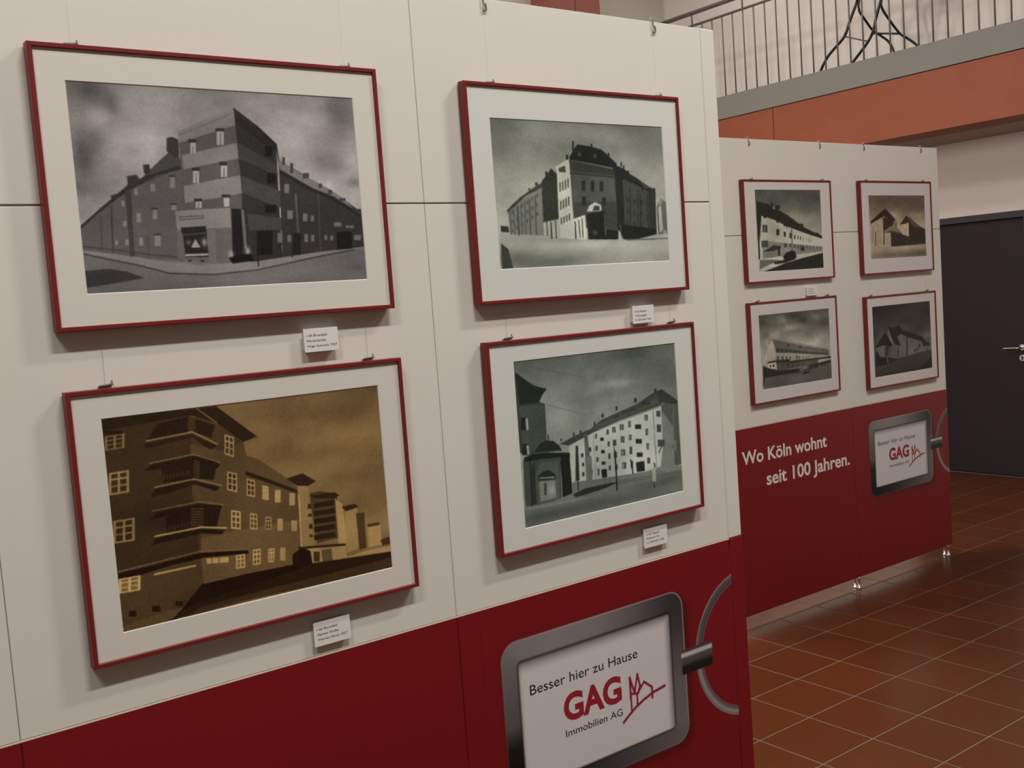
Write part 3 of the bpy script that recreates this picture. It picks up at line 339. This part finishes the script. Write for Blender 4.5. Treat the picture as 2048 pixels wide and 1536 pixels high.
# ------------------------------------------------------------ gallery with railing
GX = 7.30
g = empty('gallery', (GX, 2, 2.75), 'upper floor gallery with grey edge above orange-red plywood beam, over the dark door', 'balcony')
ys = [YB-.002, 5.858, 3.30, 1.4, -.5, -2.6, YF+.002]
for a, b in zip(ys, ys[1:]):
    wobj('beam_panel', bbox(GX, GX+.022, b+.003, a-.003, 2.748, 3.185, .0015), M['beam'], g)
wobj('beam', bbox(GX+.023, GX+.36, YF+.002, YB-.002, 2.75, 3.18), M['beam'], g)
wobj('soffit', bbox(GX+.361, XR-.002, YF+.002, YB-.002, 2.752, 2.80), M['soffit'], g)
wobj('gallery_slab', bbox(GX+.02, XR-.002, YF+.002, YB-.002, 3.192, 3.383), M['fascia'], g)
wobj('edge_fascia', bbox(GX-.008, GX+.012, YF+.002, YB-.002, 3.19, 3.385, .002), M['fascia'], g)
rl = empty('railing', (GX+.03, 2, 3.34), 'grey steel railing with thin upright bars along the upper gallery edge', 'railing')
bm = bmesh.new(); tube(bm, [(0, 0, 3.3835-3.34), (0, 0, 4.075-3.34)], .0065, 8); bal = bpy.data.meshes.new('baluster'); bm.to_mesh(bal); bm.free(); bal.materials.append(M['steel'])
for k in range(-11, 62):
    y = 6.503-.1176*k
    if YF+.05 < y < YB-.05: obj('baluster', bal, None, rl, (0, y-2, 0))
bm = bmesh.new(); tube(bm, [(GX+.03, YF+.003, 4.083), (GX+.03, YB-.003, 4.083)], .011, 10); wobj('lower_rail', bm, M['steel'], rl)
bm = bmesh.new(); tube(bm, [(GX+.03, YF+.003, 4.195), (GX+.03, YB-.003, 4.195)], .019, 14); wobj('handrail', bm, M['steel'], rl)
for k in range(-2, 16):
    y = 6.738-.588*k
    if YF < y < YB:
        bm = bmesh.new(); tube(bm, [(GX+.03, y, 4.09), (GX+.03, y, 4.185)], .0075, 8); wobj('stem', bm, M['steel'], rl)
# folding chair on the gallery, seen through the bars
ch = empty('folding_chair', (7.6, 5.1, 3.34), 'black tubular folding chair with splayed bent legs behind the gallery railing', 'chair')
zf = 3.3885
def leg(p, r=.011):
    bm = bmesh.new(); tube(bm, smooth_path(p, 4), r, 10); return wobj('leg', bm, M['black'], ch)
leg([(7.45, 5.05, 4.02), (7.45, 5.087, 3.90), (7.45, 5.166, 3.753), (7.45, 5.223, 3.644), (7.45, 5.30, 3.585), (7.45, 5.395, 3.515), (7.45, 5.465, 3.425), (7.45, 5.475, zf)])
leg([(7.45, 4.845, 3.99), (7.45, 4.875, 3.86), (7.45, 4.93, 3.72), (7.45, 4.963, 3.62), (7.45, 5.012, 3.55), (7.45, 5.09, 3.48), (7.45, 5.155, 3.425), (7.45, 5.175, zf)])
leg([(7.47, 5.085, 3.915), (7.66, 5.225, 3.87), (7.75, 5.225, 3.79), (7.85, 5.235, 3.73), (7.85, 5.169, 3.673), (7.85, 5.09, 3.60), (7.85, 5.044, 3.50), (7.85, 5.03, zf)], .010)
leg([(7.47, 4.875, 3.88), (7.66, 5.02, 3.85), (7.75, 5.02, 3.76), (7.85, 4.985, 3.64), (7.85, 4.923, 3.59), (7.85, 4.83, 3.50), (7.85, 4.80, zf)], .010)
bm = bmesh.new(); tube(bm, [(7.45, 5.225, 3.640), (7.45, 5.02, 3.555)], .006, 8); wobj('crossbar', bm, M['steel'], ch)
bm = bmesh.new(); tube(bm, [(7.85, 5.225, 3.70), (7.85, 4.98, 3.64)], .008, 8); wobj('crossbar', bm, M['black'], ch)
wobj('seat', bbox(7.42, 7.80, 4.78, 5.12, 4.02, 4.05, .012), M['black'], ch)
for yy in (4.82, 5.06):
    bm = bmesh.new(); tube(bm, [(7.46, yy, 3.98), (7.46, yy, 4.03)], .01); wobj('seat_bracket', bm, M['black'], ch)

# ------------------------------------------------------------ partition walls
D1, D2 = 2.0282, 3.4966
ZB, ZM, ZT, Z0 = 1.0133, 1.9678, 2.4421, .0652
def draw_tag():
    """key-ring advertisement as flat print: metres, origin at left/bottom of its field"""
    x0, x1, z0, z1 = 1.36, 2.2354, .44, .985
    R_ = 900; Wd, Hh = int((x1-x0)*R_), int((z1-z0)*R_)
    Y, X = np.mgrid[0:Hh, 0:Wd]; X = x0+(X+.5)/R_; Z = z1-(Y+.5)/R_
    img = np.empty((Hh, Wd, 3)); img[:] = RED
    def rr(a, b, c, d, r):  # signed distance to a rounded rectangle
        qx = np.abs(X-(a+b)/2)-(b-a)/2+r; qz = np.abs(Z-(c+d)/2)-(d-c)/2+r
        return np.hypot(np.maximum(qx, 0), np.maximum(qz, 0))+np.minimum(np.maximum(qx, qz), 0)-r
    def over(maskf, col):
        m = np.clip(maskf, 0, 1)[..., None]; img[:] = img*(1-m)+col*m
    W_ = lambda v, c=(1, .90, .93): np.asarray(v, float)[..., None]*np.array(c)
    edge = lambda d, s=.0012: .5-d/s/2
    L2 = lambda v: lin(np.asarray(v, float)*.93)*1.35
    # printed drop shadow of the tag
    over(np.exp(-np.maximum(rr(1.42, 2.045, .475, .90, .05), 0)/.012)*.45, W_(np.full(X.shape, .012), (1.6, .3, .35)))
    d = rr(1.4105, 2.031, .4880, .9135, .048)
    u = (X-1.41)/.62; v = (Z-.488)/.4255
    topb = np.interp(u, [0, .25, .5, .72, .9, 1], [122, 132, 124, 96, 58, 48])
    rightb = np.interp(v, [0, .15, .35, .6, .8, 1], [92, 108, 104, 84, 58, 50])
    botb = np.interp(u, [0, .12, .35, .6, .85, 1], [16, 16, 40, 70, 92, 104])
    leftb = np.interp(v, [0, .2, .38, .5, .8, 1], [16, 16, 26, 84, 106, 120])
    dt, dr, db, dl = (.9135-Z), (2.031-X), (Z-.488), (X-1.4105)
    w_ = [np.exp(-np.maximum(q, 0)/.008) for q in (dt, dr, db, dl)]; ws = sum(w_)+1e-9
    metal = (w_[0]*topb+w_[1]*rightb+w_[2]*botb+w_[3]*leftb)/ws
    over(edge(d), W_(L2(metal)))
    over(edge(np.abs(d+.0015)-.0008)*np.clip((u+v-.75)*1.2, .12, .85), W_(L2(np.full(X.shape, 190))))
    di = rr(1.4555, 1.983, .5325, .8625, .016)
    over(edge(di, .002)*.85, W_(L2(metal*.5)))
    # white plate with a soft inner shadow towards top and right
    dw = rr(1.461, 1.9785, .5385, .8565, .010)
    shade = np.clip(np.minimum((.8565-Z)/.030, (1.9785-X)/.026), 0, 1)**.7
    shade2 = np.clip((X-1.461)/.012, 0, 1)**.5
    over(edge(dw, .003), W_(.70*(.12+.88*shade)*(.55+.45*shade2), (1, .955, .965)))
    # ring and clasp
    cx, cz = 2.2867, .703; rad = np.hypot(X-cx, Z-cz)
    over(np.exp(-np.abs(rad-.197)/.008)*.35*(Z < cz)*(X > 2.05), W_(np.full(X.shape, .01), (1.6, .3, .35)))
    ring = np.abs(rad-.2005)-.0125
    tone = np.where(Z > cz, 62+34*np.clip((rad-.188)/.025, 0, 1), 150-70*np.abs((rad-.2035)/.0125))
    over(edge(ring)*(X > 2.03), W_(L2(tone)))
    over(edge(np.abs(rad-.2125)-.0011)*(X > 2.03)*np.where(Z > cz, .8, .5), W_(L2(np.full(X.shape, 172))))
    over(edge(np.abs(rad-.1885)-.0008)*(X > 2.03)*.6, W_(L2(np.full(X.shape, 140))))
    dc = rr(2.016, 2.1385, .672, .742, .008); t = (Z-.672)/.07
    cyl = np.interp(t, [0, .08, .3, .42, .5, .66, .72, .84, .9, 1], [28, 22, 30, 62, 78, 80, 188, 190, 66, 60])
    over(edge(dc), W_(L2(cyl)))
    # the drawn roofs and spires of the emblem
    def seg(pts, wd, col):
        P_ = [((a-x0)*R_, (z1-b)*R_) for a, b in pts]; line(img, np.array(P_), wd*R_, col)
    rc = (.30, .012, .03)
    seg([(1.821, .627), (1.8205, .7205), (1.8345, .676), (1.8485, .7225), (1.8555, .689), (1.8475, .672), (1.8245, .675)], .0072, rc)
    seg([(1.8430, .6405), (1.8432, .669), (1.871, .6955), (1.898, .674), (1.8985, .645)], .0072, rc)
    seg([(1.7905, .6085), (1.812, .622), (1.834, .6345), (1.866, .6475), (1.900, .6575), (1.9455, .6635)], .0082, rc)
    img[:] = blur(img, 1)
    # dull the ink ends into the board colour at the field's edge
    return make_image('key_ring_print', img), (x0, x1, z0, z1)
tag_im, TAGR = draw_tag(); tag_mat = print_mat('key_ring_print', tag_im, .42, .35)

def board(parent, name, x0, x1, y, z0, z1, m, proud=0.0):
    return wobj(name, bbox(x0, x1, y-proud, y+.028, z0, z1, .0012, 1), m, parent)
def partition(name, label, D, seams, posts, xe, dx, tagx=True, band_from=None):
    root = empty(name, (seams[0], D, 0), label, 'display stand')
    G = .0007
    for a, b in zip(seams, seams[1:]):
        board(root, 'white_board', a+G, b-G, D, ZM+.0018, ZT, M['board'])
        board(root, 'white_board', a+G, b-G, D, ZB+.0012, ZM-.0018, M['board'])
        board(root, 'red_board', a+G, b-G, D, Z0, ZB-.0012, M['red'], .002)
    wobj('board_edge', bbox(seams[0], seams[-1], D-.0016, D+.02, ZB-.0025, ZB+.0002), M['cream'], root)
    wobj('core_rail', bbox(seams[0]+.002, seams[-1]-.002, D+.0022, D+.024, Z0+.01, ZT-.006), M['gap'], root)
    for a, b in posts:
        wobj('post', bbox(a+.0006, b, D-.001, D+.04, ZB, ZT, .003), M['board'], root)
        wobj('red_post_cover', bbox(a+.0006, b, D-.003, D+.04, Z0, ZB-.001, .002), M['red'], root)
    for x in seams:
        fx = x if x != seams[0] else x-.03
        if x == seams[-1]: fx = (posts[0][0]+.03) if posts[0][0] > seams[0] else x-.035
        for yy in (D-.0+.006, D+.032):
            bm = bmesh.new(); tube(bm, [(fx, yy, 0), (fx, yy, .006), (fx, yy, .009), (fx, yy, .05), (fx, yy, .052), (fx, yy, Z0+.001)], [.013, .013, .006, .006, .009, .009], 12)
            wobj('foot', bm, M['alu'], root)
    if tagx:
        x0, x1, z0, z1 = TAGR
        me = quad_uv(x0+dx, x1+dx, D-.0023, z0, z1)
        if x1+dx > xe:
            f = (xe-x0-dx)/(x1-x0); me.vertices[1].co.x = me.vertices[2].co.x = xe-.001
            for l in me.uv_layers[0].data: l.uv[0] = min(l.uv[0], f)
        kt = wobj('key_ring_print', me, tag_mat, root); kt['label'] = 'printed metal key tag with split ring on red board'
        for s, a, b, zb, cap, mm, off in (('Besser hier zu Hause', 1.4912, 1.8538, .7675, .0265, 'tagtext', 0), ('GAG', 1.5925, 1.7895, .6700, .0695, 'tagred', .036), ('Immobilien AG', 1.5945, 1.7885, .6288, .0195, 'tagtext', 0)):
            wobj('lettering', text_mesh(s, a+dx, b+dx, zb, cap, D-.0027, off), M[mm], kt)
    return root
near = partition('exhibition_stand', 'near white exhibition display wall with red lower boards, carrying the four large pictures', D1,
                 [-.5934, .352, 1.2974, 2.2354], [(2.2354, 2.2898)], 2.2354, 0)
far = partition('exhibition_stand', 'far white exhibition display wall with red lower boards and white slogan, beside the dark door', D2,
                [3.9468, 4.8982, 5.8346], [(3.892, 3.9462)], 5.8346, 3.628)
for s, a, b, zb, cap in (('Wo Köln wohnt', 3.981, 4.660, .8325, .068), ('seit 100 Jahren.', 4.158, 4.853, .7050, .071)):
    t = wobj('slogan_lettering', text_mesh(s, a, b, zb, cap, D2-.0027, .022), M['slogan'], far)
    t['label'] = 'white slogan lettering on red board'

# ------------------------------------------------------------ framed photographs
FW, FD = .0085, .024
def picture(D, x0, x1, z0, z1, px, key, label, group, matcol, res, nb):
    y1 = D-.004; y0 = y1-FD
    root = empty('framed_photograph', ((x0+x1)/2, y1, z0), label, 'picture', group)
    bm = bmesh.new()
    def ring(x0, x1, z0, z1, y): return [bm.verts.new(p) for p in ((x0, y, z0), (x1, y, z0), (x1, y, z1), (x0, y, z1))]
    e = .0012
    R = [ring(x0+.003, x1-.003, z0+.003, z1-.003, y1), ring(x0, x1, z0, z1, y1), ring(x0, x1, z0, z1, y0+e), ring(x0+e, x1-e, z0+e, z1-e, y0), ring(x0+FW-e, x1-FW+e, z0+FW-e, z1-FW+e, y0),
         ring(x0+FW, x1-FW, z0+FW, z1-FW, y0+e), ring(x0+FW, x1-FW, z0+FW, z1-FW, y0+.010)]
    for A, B in zip(R, R[1:]):
        for k in range(4): bm.faces.new((A[k], A[(k+1) % 4], B[(k+1) % 4], B[k]))
    wobj('frame_moulding', bm, M['frame'], root)
    # passe-partout with a bevelled window
    a, b, c, d = px; ym = y0+.0055
    bm = bmesh.new(); bv = .0016
    R = [ring(x0+FW-.0004, x1-FW+.0004, z0+FW-.0004, z1-FW+.0004, ym), ring(a-bv, b+bv, c-bv, d+bv, ym), ring(a, b, c, d, ym+bv)]
    for A, B in zip(R, R[1:]):
        for k in range(4): bm.faces.new((A[k], A[(k+1) % 4], B[(k+1) % 4], B[k]))
    mm = wobj('passe_partout', bm, mat('passe_partout_%d' % key, matcol, .75), root)
    wobj('photograph', quad_uv(a-.0006, b+.0006, ym+bv, c-.0006, d+.0006), photo_mat(key, res, int(res*(d-c)/(b-a)), nb), root)
    wobj('backing_board', bbox(x0+.004, x1-.004, ym+.003, y1-.0005, z0+.004, z1-.004), M['gap'], root)
    wobj('glass_pane', quad_uv(x0+FW+.0003, x1-FW-.0003, y0+.0035, z0+FW+.0003, z1-FW-.0003), M['glass'], root)
    return root
GN, GF = 'large framed photographs on the near partition', 'framed photographs on the far partition'
wm, cm, sm = (.74, .72, .655, 1), (.72, .745, .70, 1), (.70, .665, .62, 1)
picture(D1, .4815, 1.1830, 1.7380, 2.2520, (.5422, 1.1225, 1.8048, 2.1868), 1, 'red-framed black and white photograph of a banded brick corner building with shop window', GN, wm, 560, 2)
picture(D1, .4835, 1.1880, 1.1150, 1.6290, (.5435, 1.1258, 1.1708, 1.5728), 2, 'red-framed brown sepia photograph of a tenement with stacked corner balconies', GN, (.73, .70, .645, 1), 560, 2)
picture(D1, 1.4100, 2.1075, 1.7300, 2.2430, (1.482, 2.0425, 1.8112, 2.1615), 3, 'red-framed photograph of a corner house with dark mansard roof and wide empty street', GN, cm, 420, 2)
picture(D1, 1.4190, 2.1165, 1.1310, 1.6420, (1.4998, 2.0423, 1.187, 1.589), 4, 'red-framed photograph of a long white block behind a dark domed kiosk', GN, cm, 420, 2)
picture(D2, 4.0690, 4.7680, 1.7280, 2.2400, (4.162, 4.681, 1.7833, 2.189), 5, 'red-framed photograph of a terraced row in steep perspective with a dark car', GF, sm, 190, 0)
picture(D2, 5.0240, 5.7140, 1.7275, 2.2420, (5.1045, 5.6485, 1.8126, 2.161), 6, 'red-framed brownish photograph of two pointed gabled houses', GF, (.68, .65, .645, 1), 190, 0)
picture(D2, 4.0680, 4.7710, 1.1220, 1.6330, (4.141, 4.7065, 1.1938, 1.5665), 7, 'red-framed photograph of a long low block with white gable end below swirling clouds', GF, (.66, .64, .63, 1), 190, 0)
picture(D2, 5.0330, 5.7185, 1.0950, 1.6085, (5.0935, 5.661, 1.158, 1.5493), 8, 'red-framed very dark photograph of steep roofed cottages, beside the door', GF, sm, 190, 0)

# hanging hardware: a hook over the top edge, a line, and a clip above each frame
def hanger(D, x, z_up, z_low, label, group):
    root = empty('picture_hanger', (x, D, ZT), label, 'hanger', group)
    y = D-.002
    bm = bmesh.new()
    tube(bm, smooth_path([(x, D+.012, ZT+.002), (x, D+.006, ZT+.008), (x, D-.004, ZT+.007), (x, y-.002, ZT-.004), (x+.001, y-.003, ZT-.014), (x+.004, y-.004, ZT-.018), (x+.006, y-.004, ZT-.012)], 3), .0017, 8)
    wobj('top_hook', bm, M['clip'], root)
    bm = bmesh.new(); tube(bm, smooth_path([(x+.006, y-.003, ZT-.016), (x+.007, y-.003, ZT-.026), (x+.001, y-.003, ZT-.031), (x-.001, y-.002, ZT-.026)], 3), .0019, 6); wobj('line_clamp', bm, M['steel'], root)
    bm = bmesh.new(); tube(bm, [(x+.003, y, ZT-.03), (x, D-.002, z_low+.006)], .00022, 6); wobj('line', bm, M['wire'], root)
    for z, big in ((z_up, 0), (z_low, 1)):
        bm = bmesh.new()
        box(bm, x-.014, x+.010, D-.0075, D-.0015, z+.0005, z+.0030)
        tube(bm, [(x-.013, D-.009, z+.0035), (x+.012, D-.009, z+.0055)], .0020, 8)
        tube(bm, [(x+.010, D-.009, z+.0055), (x+.012, D-.004, z+.012)], .0018, 8)
        wobj('frame_clip', bm, M['clip'], root)
GH = 'picture hangers on the partitions'
for x, zu, zl, lb in ((.562, 2.2525, 1.6300, 'leftmost thin line and clips holding the banded brick and sepia pictures'),
                  (1.119, 2.2525, 1.6300, 'thin line and clips at right end of the banded brick and sepia pictures'),
                  (1.500, 2.2435, 1.6430, 'thin line and clips at left end of the mansard house and kiosk pictures'),
                  (2.052, 2.2435, 1.6430, 'thin line and clips at right end of the mansard house and kiosk pictures')):
    hanger(D1, x, zu, zl, lb, GH)
for x, zu, zl, lb in ((4.156, 2.2405, 1.6335, 'thin line and clips at left end of the terrace and long block pictures'),
                  (4.720, 2.2405, 1.6335, 'thin line and clips at right end of the terrace and long block pictures'),
                  (5.108, 2.2425, 1.6090, 'thin line and clips at left end of the gabled houses and dark cottages pictures'),
                  (5.660, 2.2425, 1.6090, 'thin line and clips at right end of the gabled houses and dark cottages pictures')):
    hanger(D2, x, zu, zl, lb, GH)

# caption cards standing off the wall on foam pads
def card(D, x0, x1, z0, z1, th, lines, label, fs=.0068, ztop=.0165, dz=.0110):
    root = empty('caption_card', ((x0+x1)/2, D, z0), label, 'label', 'caption cards beside the pictures')
    wobj('card_face', bbox(x0, x1, D-th-.002, D-th, z0, z1, .0004, 1), M['card'], root)
    wobj('foam_pad', bbox(x0+.004, x1-.004, D-th, D-.0005, z0+.004, z1-.004), M['board'], root)
    for k, (s, a, b) in enumerate(lines):
        w = x1-x0
        wobj('caption_text', text_mesh(s, x0+w*a, x0+w*b, z1-ztop-k*dz, fs*.74, D-th-.0024, .0), M['ink'], root)
card(D1, .9655, 1.0450, 1.6590, 1.7080, .014, [('1-03 Ehrenfeld', .07, .67), ('Marienstraße', .08, .63), ('Hugo Schmölz 1927', .09, .95)], 'small white caption card below the banded brick building picture')
card(D1, .9310, 1.0170, 1.0370, 1.0900, .010, [('1-06 Ehrenfeld', .07, .64), ('Alpener Straße', .08, .66), ('Werner Mantz 1927', .09, .90)], 'small white caption card below the sepia balcony picture', ztop=.0185)
card(D1, 1.9025, 1.9800, 1.6512, 1.6975, .013, [('5-26 Nippes', .10, .66), ('Wartburgplatz', .12, .66), ('H. Schmölz 1926', .12, .84)], 'small white caption card between the mansard house and kiosk pictures')
card(D1, 1.8955, 1.9825, 1.0540, 1.1070, .010, [('5-26 Nippes', .10, .66), ('Kempener Str.', .12, .66), ('H. Schmölz 1926', .12, .84)], 'small white caption card below the kiosk picture', ztop=.0185)
card(D2, 4.5410, 4.6320, 1.6430, 1.6910, .012, [('1-09 Nippes', .10, .60), ('Lindenweg', .12, .58), ('H. Schmölz 1928', .12, .84)], 'small white caption card between the terrace and long block pictures')

# ceiling lamps (above the picture); gallery pair and wall panel are added fill
LAMP_LABEL = ['long ceiling lamp above the left end of the near partition', 'long ceiling lamp in front of the near partition pictures', 'long ceiling lamp in front of the far partition pictures', 'long ceiling lamp above the floor before the dark door', 'long ceiling lamp behind the near partition', 'long ceiling lamp behind the far partition', 'long unseen lamp added to brighten the upper gallery wall', 'long unseen lamp added to brighten the front end of the upper gallery']
for n, (x, y, z, pw) in enumerate(LAMPS):
    r_ = empty('ceiling_lamp', (x, y, ZC), LAMP_LABEL[n], 'lamp', 'ceiling lamps of the hall')
    wobj('lamp_housing', bbox(x-.65, x+.65, y-.14, y+.14, z-.05, z, .01), M['lampwhite'], r_)
    wobj('lamp_diffuser', bbox(x-.6, x+.6, y-.11, y+.11, z-.07, z-.051), M['lampglow'], r_)
    bm = bmesh.new(); tube(bm, [(x-.5, y, z+.0005), (x-.5, y, ZC-.001)], .004, 6); tube(bm, [(x+.5, y, z+.0005), (x+.5, y, ZC-.001)], .004, 6); wobj('suspension_rod', bm, M['steel'], r_)
r_ = empty('added_fill_panel', (XL, 5.2, 3.05), 'wide glowing panel added at the far left end to brighten the door wall', 'lamp')
wobj('lamp_housing', bbox(XL+.001, XL+.10, 4.35, 6.05, 3.02, 3.58, .01), M['lampwhite'], r_)
wobj('lamp_diffuser', bbox(XL+.101, XL+.13, 4.40, 6.0, 3.05, 3.55), M['lampglow'], r_)
